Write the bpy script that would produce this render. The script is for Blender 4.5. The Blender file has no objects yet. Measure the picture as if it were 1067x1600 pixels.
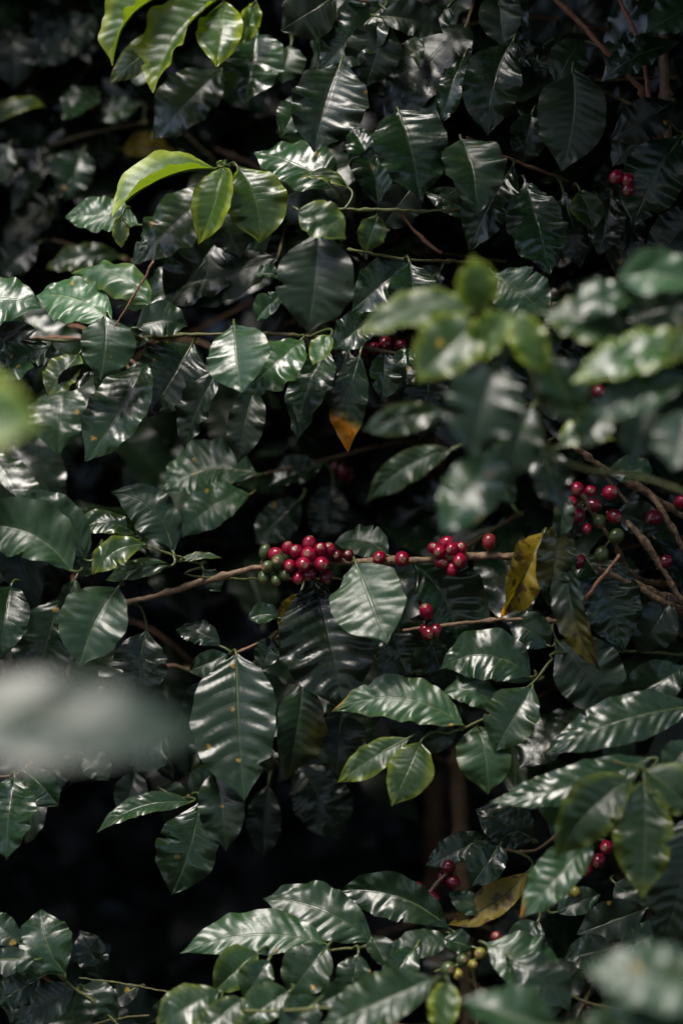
import bpy, math, random
import numpy as np
from mathutils import Vector, Matrix

sc = bpy.context.scene
col = sc.collection
rad = math.radians

# ------------------------------------------------------------------ camera, sky, sun, exposure
FOCUS = 2.3
LENS = 85.0
PITCH = rad(5.0)
CAM = np.array([0.0, -2.3, 1.32])
RIGHT = np.array([1.0, 0.0, 0.0])
UPV = np.array([0.0, math.sin(PITCH), math.cos(PITCH)])
FWD = np.array([0.0, math.cos(PITCH), -math.sin(PITCH)])

cd = bpy.data.cameras.new('camera')
cam = bpy.data.objects.new('camera', cd)
col.objects.link(cam)
cam.location = CAM
cam.rotation_euler = (math.pi / 2 - PITCH, 0, 0)
cd.sensor_fit = 'VERTICAL'
cd.sensor_height = 36.0
cd.sensor_width = 24.0
cd.lens = LENS
cd.clip_start = 0.05
cd.clip_end = 500
cd.dof.use_dof = True
cd.dof.focus_distance = FOCUS
cd.dof.aperture_fstop = 2.0
sc.camera = cam

SUN_EL, SUN_AZ = 67.0, -42.0          # azimuth measured from behind the camera, negative = left
w = bpy.data.worlds.new('World')
sc.world = w
w.use_nodes = True
wn = w.node_tree.nodes
sky = wn.new('ShaderNodeTexSky')
sky.sky_type = 'NISHITA'
sky.sun_disc = False
sky.sun_elevation = rad(SUN_EL)
# direction towards the sun in world space
sdir = Vector((math.sin(rad(SUN_AZ)) * math.cos(rad(SUN_EL)), -math.cos(rad(SUN_AZ)) * math.cos(rad(SUN_EL)), math.sin(rad(SUN_EL))))
sky.sun_rotation = math.atan2(sdir.x, sdir.y)
sky.air_density = 1.0
sky.dust_density = 2.5
sky.ozone_density = 1.0
wn['Background'].inputs['Strength'].default_value = 0.10
w.node_tree.links.new(sky.outputs[0], wn['Background'].inputs['Color'])

sd = bpy.data.lights.new('sun', 'SUN')
sun = bpy.data.objects.new('sun', sd)
col.objects.link(sun)
sd.energy = 1.4
sd.angle = rad(23)
sd.color = (1.0, 0.95, 0.87)
sun.rotation_euler = sdir.to_track_quat('Z', 'Y').to_euler()
sun.location = (-2, -4, 5)

sc.view_settings.view_transform = 'Standard'
sc.view_settings.look = 'None'
sc.view_settings.gamma = 1.0
sc.view_settings.use_curve_mapping = False
sc.view_settings.exposure = 1.65
sc.render.engine = 'CYCLES'
sc.cycles.use_denoising = True
sc.cycles.max_bounces = 3
sc.cycles.diffuse_bounces = 2
sc.cycles.glossy_bounces = 2
sc.cycles.use_adaptive_sampling = True
sc.cycles.adaptive_threshold = 0.02
sc.cycles.transparent_max_bounces = 4

rng = np.random.default_rng(11)
random.seed(5)
SC = 0.036 / (LENS / 1000) / 1600.0          # metres per photo pixel at one metre


def P(x, y, d=0.0):
    """photo pixel + depth in cm behind (+) or before (-) the plane of focus -> world point"""
    D = FOCUS + d / 100.0
    return CAM + D * FWD + RIGHT * ((x - 533.5) * SC * D) - UPV * ((y - 800.0) * SC * D)


def project(p):
    q = np.asarray(p) - CAM
    D = q @ FWD
    return 533.5 + (q @ RIGHT) / (SC * D), 800.0 - (q @ UPV) / (SC * D), D


def nrm(v):
    n = np.linalg.norm(v)
    return v / n if n > 1e-9 else v


# ------------------------------------------------------------------ materials
def mat(name):
    m = bpy.data.materials.new(name)
    m.use_nodes = True
    m.node_tree.nodes.clear()
    return m


class NT:
    def __init__(s, m):
        s.t = m.node_tree

    def n(s, typ, **kw):
        nd = s.t.nodes.new(typ)
        for k, v in kw.items():
            setattr(nd, k, v)
        return nd

    def put(s, sock, v):
        if isinstance(v, bpy.types.NodeSocket):
            s.t.links.new(v, sock)
        else:
            if isinstance(v, (tuple, list)) and len(v) == 3 and sock.type == 'RGBA':
                v = (*v, 1)
            sock.default_value = v

    def m(s, op, a, b=0.0, c=0.0, clamp=False):
        nd = s.n('ShaderNodeMath', operation=op, use_clamp=clamp)
        s.put(nd.inputs[0], a)
        s.put(nd.inputs[1], b)
        s.put(nd.inputs[2], c)
        return nd.outputs[0]

    def mix(s, f, a, b, blend='MIX'):
        nd = s.n('ShaderNodeMix', data_type='RGBA', blend_type=blend)
        s.put(nd.inputs[0], f)
        s.put(nd.inputs[6], a)
        s.put(nd.inputs[7], b)
        return nd.outputs[2]

    def step(s, x, lo, hi, a=0.0, b=1.0):
        nd = s.n('ShaderNodeMapRange', interpolation_type='SMOOTHSTEP')
        s.put(nd.inputs[0], x)
        s.put(nd.inputs[1], lo)
        s.put(nd.inputs[2], hi)
        s.put(nd.inputs[3], a)
        s.put(nd.inputs[4], b)
        return nd.outputs[0]

    def attr(s, name):
        return s.n('ShaderNodeAttribute', attribute_name=name).outputs['Fac']

    def noise(s, vec, scale, detail=3, rough=0.55, w=None):
        nd = s.n('ShaderNodeTexNoise')
        if w is not None:
            nd.noise_dimensions = '4D'
            s.put(nd.inputs['W'], w)
        s.put(nd.inputs['Vector'], vec)
        s.put(nd.inputs['Scale'], scale)
        s.put(nd.inputs['Detail'], detail)
        s.put(nd.inputs['Roughness'], rough)
        return nd.outputs['Fac']


NVEIN = 9.0


def leaf_material():
    m = mat('coffee_leaf')
    g = NT(m)
    uv = g.n('ShaderNodeUVMap').outputs[0]
    sep = g.n('ShaderNodeSeparateXYZ')
    g.put(sep.inputs[0], uv)
    u = sep.outputs[0]
    v = g.m('MULTIPLY_ADD', sep.outputs[1], 2.0, -1.0)
    a = g.m('ABSOLUTE', v)
    pos = g.n('ShaderNodeTexCoord').outputs['Object']
    young, tone, yel, ytip, spot, seed, pet, nvein = [g.attr(k) for k in ('young', 'tone', 'yel', 'ytip', 'spot', 'seed', 'pet', 'nvein')]
    rnd = g.n('ShaderNodeObjectInfo').outputs['Random']
    # veins
    t = g.m('MULTIPLY', g.m('SUBTRACT', u, g.m('MULTIPLY', g.m('POWER', a, 1.25), 0.13)), nvein)
    fr = g.m('ABSOLUTE', g.m('SUBTRACT', g.m('FRACT', t), 0.5))
    side = g.m('MULTIPLY', g.step(fr, 0.455, 0.5), g.step(a, 0.98, 0.55))
    mid = g.step(a, 0.06, 0.02)
    vein = g.m('MAXIMUM', g.m('MULTIPLY', side, 0.3), mid)
    # noises
    seedv = g.m('ADD', seed, g.m('MULTIPLY', rnd, 5.0))
    off = g.n('ShaderNodeCombineXYZ')
    g.put(off.inputs[0], seedv)
    g.put(off.inputs[1], g.m('MULTIPLY', seedv, 0.37))
    va = g.n('ShaderNodeVectorMath', operation='ADD')
    g.put(va.inputs[0], pos)
    g.put(va.inputs[1], off.outputs[0])
    pos = va.outputs[0]
    n1 = g.noise(pos, 28.0, 2, 0.6)
    n2 = g.noise(pos, 9.0, 1, 0.5)
    n3 = g.noise(pos, 260.0, 1, 0.6)
    # mature colour
    mat_c = g.mix(n2, (0.0056, 0.0176, 0.0070), (0.0122, 0.0315, 0.0100))
    mat_c = g.mix(g.m('MULTIPLY', g.step(a, 0.6, 1.0), 0.3), mat_c, (0.022, 0.034, 0.014))
    mat_c = g.mix(g.m('MULTIPLY', vein, 0.42), mat_c, (0.042, 0.056, 0.024))
    # young colour: fresh green blade, lime margin and tip
    edge = g.m('MAXIMUM', g.step(g.m('ADD', a, g.m('MULTIPLY', n1, 0.5)), 0.80, 1.25), g.step(g.m('ADD', u, g.m('MULTIPLY', n1, 0.25)), 0.90, 1.12))
    yng = g.mix(n2, (0.030, 0.068, 0.013), (0.056, 0.100, 0.016))
    yng = g.mix(edge, yng, (0.190, 0.240, 0.014))
    yng = g.mix(g.m('MULTIPLY', vein, 0.5), yng, (0.10, 0.14, 0.03))
    c = g.mix(g.m('POWER', young, 1.8), mat_c, yng)
    c = g.mix(g.m('MULTIPLY', g.m('MULTIPLY', edge, g.m('POWER', young, 1.7)), 0.8), c, (0.150, 0.190, 0.012))
    tn = g.n('ShaderNodeVectorMath', operation='SCALE')
    g.put(tn.inputs[0], c)
    g.put(tn.inputs['Scale'], g.m('MULTIPLY', tone, g.m('MULTIPLY_ADD', n1, 0.5, 0.75)))
    c = tn.outputs[0]
    # ageing: yellow patches and yellow-orange tip
    ymask = g.step(g.m('ADD', g.m('MULTIPLY', n2, 0.75), g.m('SUBTRACT', yel, g.m('MULTIPLY', vein, 0.25))), 0.70, 0.98)
    tx = g.m('ADD', g.m('MULTIPLY_ADD', ytip, 0.30, g.m('MULTIPLY', v, 0.08)), g.m('ADD', u, g.m('MULTIPLY', n1, 0.16)))
    tmask = g.m('MULTIPLY', g.step(ytip, 0.01, 0.05), g.step(tx, 1.06, 1.12))
    ycol = g.mix(n1, (0.13, 0.100, 0.003), (0.32, 0.215, 0.006))
    ycol = g.mix(tmask, ycol, (0.62, 0.23, 0.006))
    halo = g.m('MULTIPLY', g.step(ytip, 0.01, 0.05), g.step(tx, 0.99, 1.08))
    dead = g.m('MULTIPLY', g.step(ytip, 0.01, 0.05), g.step(tx, 1.06 + 0.0, 1.30))
    blotch = g.step(g.noise(pos, 85.0, 2, 0.6), 0.53, 0.62)
    ycol = g.mix(g.m('MULTIPLY', blotch, g.m('MULTIPLY_ADD', tmask, -0.6, 0.85)), ycol, (0.05, 0.018, 0.008))
    ycol = g.mix(g.m('MULTIPLY', dead, 0.35), ycol, (0.07, 0.030, 0.012))
    c = g.mix(g.m('MAXIMUM', ymask, g.m('MAXIMUM', tmask, g.m('MULTIPLY', halo, 0.55))), c, ycol)
    # rust spots
    vor = g.n('ShaderNodeTexVoronoi')
    g.put(vor.inputs['Vector'], pos)
    g.put(vor.inputs['Scale'], 34.0)
    gate = g.step(g.noise(pos, 15.0, 1, 0.5), 0.46, 0.53)
    sp = g.m('MULTIPLY', g.m('MULTIPLY', g.step(g.m('ADD', vor.outputs['Distance'], g.m('MULTIPLY_ADD', n3, 0.14, g.m('MULTIPLY', n1, 0.16))), 0.27, 0.20), gate), spot)
    sp = g.m('MINIMUM', sp, 1.0)
    scol = g.mix(g.step(n3, 0.45, 0.6), (0.34, 0.21, 0.02), (0.16, 0.07, 0.02))
    c = g.mix(sp, c, scol)
    # dust and scuffs
    c = g.mix(g.m('MULTIPLY', g.step(g.noise(pos, 70.0, 3, 0.7), 0.56, 0.80), g.m('MULTIPLY', rnd, 0.40)), c, (0.07, 0.07, 0.055))
    # stalk
    c = g.mix(pet, c, (0.055, 0.075, 0.022))
    # underside is paler and matt
    back = g.n('ShaderNodeNewGeometry').outputs['Backfacing']
    under = g.mix(0.55, c, (0.042, 0.057, 0.028))
    under = g.mix(g.m('MULTIPLY', young, 0.8), under, (0.160, 0.215, 0.014))
    c = g.mix(back, c, under)
    rough = g.m('ADD', g.m('MULTIPLY_ADD', n1, 0.22, g.m('MULTIPLY_ADD', n3, 0.12, 0.13)), g.m('MULTIPLY', young, 0.05))
    rough = g.m('ADD', rough, g.m('MULTIPLY_ADD', rnd, 0.20, -0.09))
    rough = g.m('ADD', rough, g.m('MULTIPLY', g.m('MAXIMUM', sp, ymask), 0.2))
    rough = g.m('ADD', rough, g.m('MULTIPLY', back, 0.25))
    # fine relief
    h = g.m('ADD', g.m('MULTIPLY', g.m('MAXIMUM', g.m('MULTIPLY', side, 0.15), mid), -0.9), g.m('MULTIPLY', n3, 0.30))
    h = g.m('ADD', h, g.m('MULTIPLY', g.noise(pos, 95.0, 1, 0.5), 0.75))
    bump = g.n('ShaderNodeBump')
    g.put(bump.inputs['Strength'], 0.42)
    g.put(bump.inputs['Distance'], 0.0011)
    g.put(bump.inputs['Height'], h)
    pr = g.n('ShaderNodeBsdfPrincipled')
    g.put(pr.inputs['Base Color'], c)
    g.put(pr.inputs['Roughness'], rough)
    g.put(pr.inputs['IOR'], 1.47)
    g.put(pr.inputs['Normal'], bump.outputs[0])
    tr = g.n('ShaderNodeBsdfTranslucent')
    tc = g.mix(1.0, c, (2.2, 2.4, 0.9), 'MULTIPLY')
    g.put(tr.inputs['Color'], tc)
    mx = g.n('ShaderNodeMixShader')
    g.put(mx.inputs[0], g.m('MULTIPLY_ADD', g.m('MAXIMUM', young, g.m('MAXIMUM', ymask, tmask)), 0.26, 0.05))
    g.put(mx.inputs[1], pr.outputs[0])
    g.put(mx.inputs[2], tr.outputs[0])
    out = g.n('ShaderNodeOutputMaterial')
    g.put(out.inputs[0], mx.outputs[0])
    return m


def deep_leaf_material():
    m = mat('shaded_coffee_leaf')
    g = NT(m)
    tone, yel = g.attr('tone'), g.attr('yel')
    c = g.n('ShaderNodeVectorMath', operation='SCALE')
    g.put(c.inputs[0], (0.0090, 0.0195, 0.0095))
    g.put(c.inputs['Scale'], g.m('MULTIPLY', tone, 0.65))  # colour cut down: shade of the depth put into these leaves
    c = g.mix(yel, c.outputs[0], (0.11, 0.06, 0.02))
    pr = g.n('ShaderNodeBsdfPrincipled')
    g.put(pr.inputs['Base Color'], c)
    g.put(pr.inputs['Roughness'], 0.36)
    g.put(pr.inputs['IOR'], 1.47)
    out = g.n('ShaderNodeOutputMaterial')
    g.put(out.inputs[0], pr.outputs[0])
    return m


def bark_material():
    m = mat('coffee_bark')
    g = NT(m)
    pos = g.n('ShaderNodeTexCoord').outputs['Object']
    age = g.attr('age')            # 0 green shoot, 1 brown wood, 2 dry grey-brown
    red = g.attr('red')
    n1 = g.noise(pos, 60.0, 4, 0.6)
    n2 = g.noise(pos, 350.0, 4, 0.65)
    green = g.mix(n1, (0.055, 0.070, 0.013), (0.10, 0.105, 0.026))
    brown = g.mix(n1, (0.075, 0.042, 0.022), (0.19, 0.12, 0.065))
    brown = g.mix(red, brown, (0.23, 0.085, 0.050))
    n4 = g.noise(pos, 140.0, 4, 0.7)
    dry = g.mix(g.step(n4, 0.35, 0.65), (0.060, 0.035, 0.018), (0.34, 0.215, 0.115))
    brown = g.mix(g.m('MULTIPLY', g.step(n4, 0.5, 0.62), 0.6), brown, (0.24, 0.15, 0.075))
    c = g.mix(g.step(g.m('ADD', age, g.m('MULTIPLY', g.m('SUBTRACT', n1, 0.5), 0.7)), 0.2, 0.75), green, brown)
    c = g.mix(g.step(age, 1.2, 1.9), c, dry)
    c = g.mix(g.m('MULTIPLY', g.step(n2, 0.55, 0.75), 0.5), c, (0.05, 0.030, 0.02))
    bump = g.n('ShaderNodeBump')
    g.put(bump.inputs['Strength'], 0.9)
    g.put(bump.inputs['Distance'], 0.0025)
    g.put(bump.inputs['Height'], g.m('ADD', n4, g.m('MULTIPLY', n2, 0.5)))
    pr = g.n('ShaderNodeBsdfPrincipled')
    g.put(pr.inputs['Base Color'], c)
    g.put(pr.inputs['Roughness'], 0.55)
    g.put(pr.inputs['Normal'], bump.outputs[0])
    out = g.n('ShaderNodeOutputMaterial')
    g.put(out.inputs[0], pr.outputs[0])
    return m


def cherry_material(name, c1, c2, rough=0.13):
    m = mat(name)
    g = NT(m)
    pos = g.n('ShaderNodeTexCoord').outputs['Object']
    rnd = g.n('ShaderNodeObjectInfo').outputs['Random']
    n1 = g.noise(pos, 90.0, 3, 0.5, g.m('MULTIPLY', rnd, 9.0))
    n2 = g.noise(pos, 600.0, 3, 0.6)
    sep = g.n('ShaderNodeSeparateXYZ')
    g.put(sep.inputs[0], pos)
    c = g.mix(g.m('MULTIPLY_ADD', rnd, 0.5, g.m('MULTIPLY', n1, 0.5)), c1, c2)
    c = g.mix(g.m('MULTIPLY', g.step(n2, 0.62, 0.8), 0.4), c, (0.32, 0.18, 0.12))
    nav = g.attr('navel')
    c = g.mix(nav, c, (0.16, 0.085, 0.045))
    pr = g.n('ShaderNodeBsdfPrincipled')
    g.put(pr.inputs['Base Color'], c)
    g.put(pr.inputs['Roughness'], g.m('MULTIPLY_ADD', n1, 0.14, rough))
    bump = g.n('ShaderNodeBump')
    g.put(bump.inputs['Strength'], 0.15)
    g.put(bump.inputs['Distance'], 0.001)
    g.put(bump.inputs['Height'], n1)
    g.put(pr.inputs['Normal'], bump.outputs[0])
    out = g.n('ShaderNodeOutputMaterial')
    g.put(out.inputs[0], pr.outputs[0])
    return m


def soil_material():
    m = mat('dark_soil')
    g = NT(m)
    pos = g.n('ShaderNodeTexCoord').outputs['Object']
    n1 = g.noise(pos, 3.0, 5, 0.6)
    n2 = g.noise(pos, 45.0, 5, 0.7)
    c = g.mix(n1, (0.018, 0.012, 0.008), (0.036, 0.024, 0.016))
    c = g.mix(g.step(n2, 0.5, 0.7), c, (0.025, 0.017, 0.012))
    bump = g.n('ShaderNodeBump')
    g.put(bump.inputs['Strength'], 0.8)
    g.put(bump.inputs['Distance'], 0.03)
    g.put(bump.inputs['Height'], n2)
    pr = g.n('ShaderNodeBsdfPrincipled')
    g.put(pr.inputs['Base Color'], c)
    g.put(pr.inputs['Roughness'], 0.9)
    g.put(pr.inputs['Normal'], bump.outputs[0])
    out = g.n('ShaderNodeOutputMaterial')
    g.put(out.inputs[0], pr.outputs[0])
    return m


M_LEAF = leaf_material()
M_DEEP = deep_leaf_material()
M_BARK = bark_material()
M_RED = cherry_material('ripe_cherry_skin', (0.135, 0.0022, 0.015), (0.280, 0.0045, 0.030))
M_DARK = cherry_material('dark_cherry_skin', (0.07, 0.003, 0.010), (0.12, 0.005, 0.014))
M_GREEN = cherry_material('green_cherry_skin', (0.030, 0.048, 0.014), (0.060, 0.078, 0.022), 0.25)
M_ORANGE = cherry_material('turning_cherry_skin', (0.14, 0.008, 0.012), (0.17, 0.018, 0.014), 0.25)
M_YELLOW = cherry_material('yellow_cherry_skin', (0.19, 0.15, 0.015), (0.16, 0.16, 0.025), 0.3)
M_SOIL = soil_material()

# ------------------------------------------------------------------ leaf builder
_pu = np.array([0, .03, .07, .13, .20, .30, .40, .50, .60, .70, .78, .84, .89, .93, .96, .985, 1.0])
_pw = np.array([.03, .13, .31, .54, .73, .91, .985, 1.0, .965, .85, .69, .52, .34, .20, .11, .055, .0])
_uu = np.linspace(0, 1, 401)
_ww = np.interp(_uu, _pu, _pw)
_k = np.hanning(25)
_ww = np.convolve(np.pad(_ww, 12, mode='edge'), _k / _k.sum(), 'valid')
_ww[-1] = 0.004


def profile(u):
    return np.interp(u, _uu, _ww)


def smooth_noise(u, r, n=7):
    x = np.clip(u, 0, 1) * (n - 1)
    i = np.clip(x.astype(int), 0, n - 2)
    f = x - i
    f = f * f * (3 - 2 * f)
    a = r.uniform(-1, 1, n)
    return a[i] * (1 - f) + a[i + 1] * f


def leaf_grid(C, S, N, L, W, r, nu, nv, fold=14, wave=0.022, nwave=4.6, quilt=1.0, curl=0.10, bite=None, twist=0.0, asym=0.0, nvein=9.0):
    """C,S,N: functions of u giving midrib point, side and normal. Returns verts, uv."""
    u = np.linspace(0, 1, nu) ** 1.0
    v = np.linspace(-1, 1, nv)
    U, V = np.meshgrid(u, v, indexing='ij')
    A = np.abs(V)
    s = np.sign(V)
    w0 = profile(u ** r.uniform(.84, 1.16)) * W
    wl = w0 * (1 + 0.05 * smooth_noise(u, r, 12)) * (1 - asym)
    wr = w0 * (1 + 0.05 * smooth_noise(u, r, 12)) * (1 + asym)
    if bite:
        for (sd_, u0, du, dep) in bite:
            notch = 1 - dep * np.exp(-(((u - u0) / du) ** 4)) * (1 + 0.25 * smooth_noise(u, r, 30))
            if sd_ < 0:
                wl = wl * notch
            else:
                wr = wr * notch
    wl, wr = np.minimum(wl, W * 1.3), np.minimum(wr, W * 1.3)
    Wm = np.where(V < 0, wl[:, None], wr[:, None])
    f1, f2 = rad(fold + r.uniform(-5, 5)), rad(fold + r.uniform(-5, 5))
    F = np.where(V < 0, f1, f2) * np.ones_like(U)
    # fold relaxes along the blade
    F = F * (1 - 0.35 * U)
    x = A * Wm * np.cos(F) * s
    h = A * Wm * np.sin(F)
    h = h - curl * Wm * A ** 2.2
    ph1, ph2 = r.uniform(0, 6.28, 2)
    nw = nwave + r.uniform(-0.8, 0.8)
    ph = np.where(V < 0, ph1, ph2)
    wob = np.sin(2 * math.pi * nw * U + ph + 0.9 * np.sin(2 * math.pi * 1.7 * U + ph)) + 0.22 * np.sin(2 * math.pi * nw * 1.9 * U + 2 * ph)
    h = h + wave * min(L, 3.4 * W) * wob * A ** 2 * np.sin(np.clip(U, 0, 1) * math.pi) ** 0.5 * (0.6 + 0.4 * np.where(V < 0, r.uniform(.3, 1.5), r.uniform(.3, 1.5)))
    T = nvein * (U - 0.13 * A ** 1.25)
    g = np.abs(np.sin(math.pi * T)) - 0.6
    g = g * np.where(V < 0, (0.95 + 0.45 * smooth_noise(u, r, 8))[:, None], (0.95 + 0.45 * smooth_noise(u, r, 8))[:, None])
    # broad swells of the blade
    h = h + 0.010 * L * np.where(V < 0, smooth_noise(u, r, 6)[:, None], smooth_noise(u, r, 6)[:, None]) * A ** 0.8 * np.clip(Wm / (W * .6 + 1e-6), 0, 1)
    h = h + quilt * 0.0020 * (L / 0.14) * g * (A ** 0.5) * (1 - 0.62 * A ** 3) * np.clip(Wm / (W * .5 + 1e-6), 0, 1)
    h = h + 0.0009 * np.interp(U + 0.3 * V, np.linspace(-.4, 1.4, 14), r.uniform(-1, 1, 14))
    if twist:
        tw = rad(twist) * (U - 0.3)
        x, h = x * np.cos(tw) - h * np.sin(tw), x * np.sin(tw) + h * np.cos(tw)
    Cm, Sm, Nm = C(u), S(u), N(u)
    X = Cm[:, None, :] + Sm[:, None, :] * x[..., None] + Nm[:, None, :] * h[..., None]
    return X.reshape(-1, 3), np.stack([U, V * 0.5 + 0.5], -1).reshape(-1, 2)


def grid_faces(nu, nv, off=0):
    i, j = np.meshgrid(np.arange(nu - 1), np.arange(nv - 1), indexing='ij')
    a = (i * nv + j + off).ravel()
    return np.stack([a, a + nv, a + nv + 1, a + 1], 1)


def tube_grid(pts, radii, ns=6):
    pts = np.asarray(pts, float)
    n = len(pts)
    T = np.gradient(pts, axis=0)
    T /= np.maximum(np.linalg.norm(T, axis=1, keepdims=True), 1e-9)
    ref = np.array([0.31, 0.2, 0.93])
    if abs(T[0] @ ref) > 0.9:
        ref = np.array([1.0, 0.1, 0.0])
    out = np.zeros((n, ns, 3))
    a = nrm(np.cross(T[0], ref))
    ang = np.arange(ns) * 2 * math.pi / ns
    for i in range(n):
        a = nrm(a - T[i] * (a @ T[i]))
        b = np.cross(T[i], a)
        out[i] = pts[i] + radii[i] * (np.cos(ang)[:, None] * a + np.sin(ang)[:, None] * b)
    V = out.reshape(-1, 3)
    i, j = np.meshgrid(np.arange(n - 1), np.arange(ns), indexing='ij')
    i, j = i.ravel(), j.ravel()
    j2 = (j + 1) % ns
    F = np.stack([i * ns + j, i * ns + j2, (i + 1) * ns + j2, (i + 1) * ns + j], 1)
    return V, F


def make_mesh(name, V, F, uv=None, attrs=None, material=None, smooth=True):
    me = bpy.data.meshes.new(name)
    V = np.asarray(V, np.float32)
    F = np.asarray(F, np.int32)
    k = F.shape[1]
    me.vertices.add(len(V))
    me.vertices.foreach_set('co', V.ravel())
    me.loops.add(F.size)
    me.loops.foreach_set('vertex_index', F.ravel())
    me.polygons.add(len(F))
    me.polygons.foreach_set('loop_start', np.arange(0, F.size, k, dtype=np.int32))
    me.polygons.foreach_set('loop_total', np.full(len(F), k, np.int32))
    me.update(calc_edges=True)
    if smooth:
        me.polygons.foreach_set('use_smooth', np.ones(len(F), bool))
    if uv is not None:
        l = me.uv_layers.new(name='UVMap')
        l.data.foreach_set('uv', np.asarray(uv, np.float32)[F.ravel()].ravel())
    for kk, val in (attrs or {}).items():
        a = me.attributes.new(kk, 'FLOAT', 'POINT')
        a.data.foreach_set('value', np.broadcast_to(np.asarray(val, np.float32), (len(V),)).astype(np.float32))
    if material:
        me.materials.append(material)
    return me


def bez(p0, p1, p2):
    def f(u):
        u = np.asarray(u)[:, None]
        return (1 - u) ** 2 * p0 + 2 * u * (1 - u) * p1 + u ** 2 * p2
    return f


_seed = [0]


def build_leaf(bx, by, tx, ty, wpx, d, up=12, side=0, attach=None, y=0.0, tone=1.0, yel=0.0, ytip=0.0, spot=0.8, bow=0.0, arch=0.09,
               fold=14, wave=0.036, quilt=1.0, curl=0.10, bite=None, twist=0.0, dt=None, wr=None, nu=84, nv=17):
    _seed[0] += 1
    r = np.random.default_rng(1000 + _seed[0])
    nvein = float(r.uniform(9.0, 12.5))
    bow = bow + r.uniform(-.035, .035)
    twist = twist + r.uniform(-30, 30)
    arch = arch * r.uniform(.5, 1.6)
    fold = max(2, fold + r.uniform(-6, 8))
    quilt = quilt * r.uniform(.6, 1.35)
    if r.uniform() < .18:
        twist += float(r.choice([-1, 1])) * r.uniform(25, 55)
        fold += r.uniform(4, 16)
    if d < -60:
        twist, bite = 0.0, []
    if bite is None and r.uniform() < .42:
        bite = [(float(r.choice([-1, 1])), r.uniform(.3, .85), r.uniform(.012, .03), r.uniform(.12, .4))]
    if 33 < up < 45:
        up = 33 + (up - 33) * 0.3
    up_, si = rad(up), rad(side)
    n = RIGHT * (math.sin(si) * math.cos(up_)) + UPV * math.sin(up_) - FWD * (math.cos(si) * math.cos(up_))
    b = P(bx, by, d)
    # tip = ray through the tip pixel meets the leaf plane
    tdir = nrm(P(tx, ty, d) - CAM)
    den = tdir @ n
    tip0 = P(tx, ty, d)
    flat = np.linalg.norm(tip0 - b)
    dist = ((b - CAM) @ n) / den if abs(den) > 1e-3 else np.linalg.norm(tip0 - CAM)
    lim = flat * 0.95
    d0 = np.linalg.norm(tip0 - CAM)
    dist = min(max(dist, d0 - lim), d0 + lim)
    if dt is not None:
        dist = d0 + dt / 100
    tip = CAM + tdir * dist
    L = np.linalg.norm(tip - b)
    T = (tip - b) / L
    n = nrm(n - T * (n @ T))
    S0 = np.cross(T, n)
    mid = (b + tip) / 2 + n * arch * 2 * L + S0 * bow * 2 * flat
    # keep sag towards gravity for the arch: base rises first
    C = bez(b, mid, tip)
    view = nrm((b + tip) / 2 - CAM)
    fs = math.sqrt(max(0.06, 1 - (S0 @ view) ** 2))
    px = SC * ((b + tip) / 2 - CAM) @ FWD
    W = wpx * 1.06 * px / 2 / fs / math.cos(rad(fold))
    W = min(W, 0.40 * L)
    if wr is not None:
        W = wr * px
    tone = tone * r.uniform(.82, 1.22)
    if tone >= 1.2:
        tone = tone ** 1.7  # pale leaves: sheen put into the blade colour
    elif tone < 1:
        tone = tone ** 1.3  # shaded leaves: darkness put into the blade colour

    def S(u):
        Tn = np.gradient(C(u), axis=0)
        Tn /= np.linalg.norm(Tn, axis=1, keepdims=True)
        s = np.cross(Tn, n[None, :])
        return s / np.linalg.norm(s, axis=1, keepdims=True)

    def N(u):
        Tn = np.gradient(C(u), axis=0)
        Tn /= np.linalg.norm(Tn, axis=1, keepdims=True)
        s = S(u)
        return np.cross(s, Tn)
    V, UV = leaf_grid(C, S, N, L, W, r, nu, nv, fold, wave, 2.4 + 2.2 * min(1.2, L / 0.14), quilt * min(1.0, (L / 0.11) ** 2), curl, bite, twist, r.uniform(-.12, .12), nvein)
    F = grid_faces(nu, nv)[:, ::-1]
    pet = np.zeros(len(V))
    # raised midrib on the blade, running into the leaf stalk
    if attach is not None:
        a = np.asarray(attach, float)
        if np.linalg.norm(a - b) > 0.035:
            a = b + nrm(0.5 * nrm(a - b) - T * 0.4 + FWD * 0.9) * 0.016
    else:
        a = b - T * 0.02 - n * 0.01
    gap = np.linalg.norm(a - b)
    q = np.linspace(0, 1, 7)
    ctrl = b - T * min(gap * 0.6, 0.02)
    stalk = bez(a, ctrl, b + T * 0.004)(q)
    pts = np.vstack([stalk, C(np.array([0.06, 0.15, 0.3, 0.5, 0.7, 0.85])) - N(np.linspace(0, 1, 6)) * 0.0009])
    rr = np.concatenate([np.linspace(0.0017, 0.0013, 7), np.array([.0012, .0011, .0010, .0008, .0006, .0004])])
    tv, tf = tube_grid(pts, rr, 5)
    F = np.vstack([F, tf + len(V)])
    V = np.vstack([V, tv])
    UV = np.vstack([UV, np.tile([0.3, 0.5], (len(tv), 1))])
    pet = np.concatenate([pet, np.ones(len(tv))])
    return make_mesh('leaf', V, F, UV, dict(young=y, tone=tone, yel=yel, ytip=ytip, spot=spot, seed=float(_seed[0]) * 1.37, pet=pet, nvein=nvein), M_LEAF)


# ------------------------------------------------------------------ objects
def add(name, me, parent=None, loc=None):
    o = bpy.data.objects.new(name, me)
    col.objects.link(o)
    if parent is not None:
        o.parent = parent
        if parent.type == 'EMPTY':
            o.matrix_parent_inverse = Matrix.Translation(-parent.location)
    if loc is not None:
        o.location = loc
    return o


def tag(o, label, cat, group=None, kind=None):
    if label:
        o['label'] = label
    if cat:
        o['category'] = cat
    if group:
        o['group'] = group
    if kind:
        o['kind'] = kind
    return o


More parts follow.
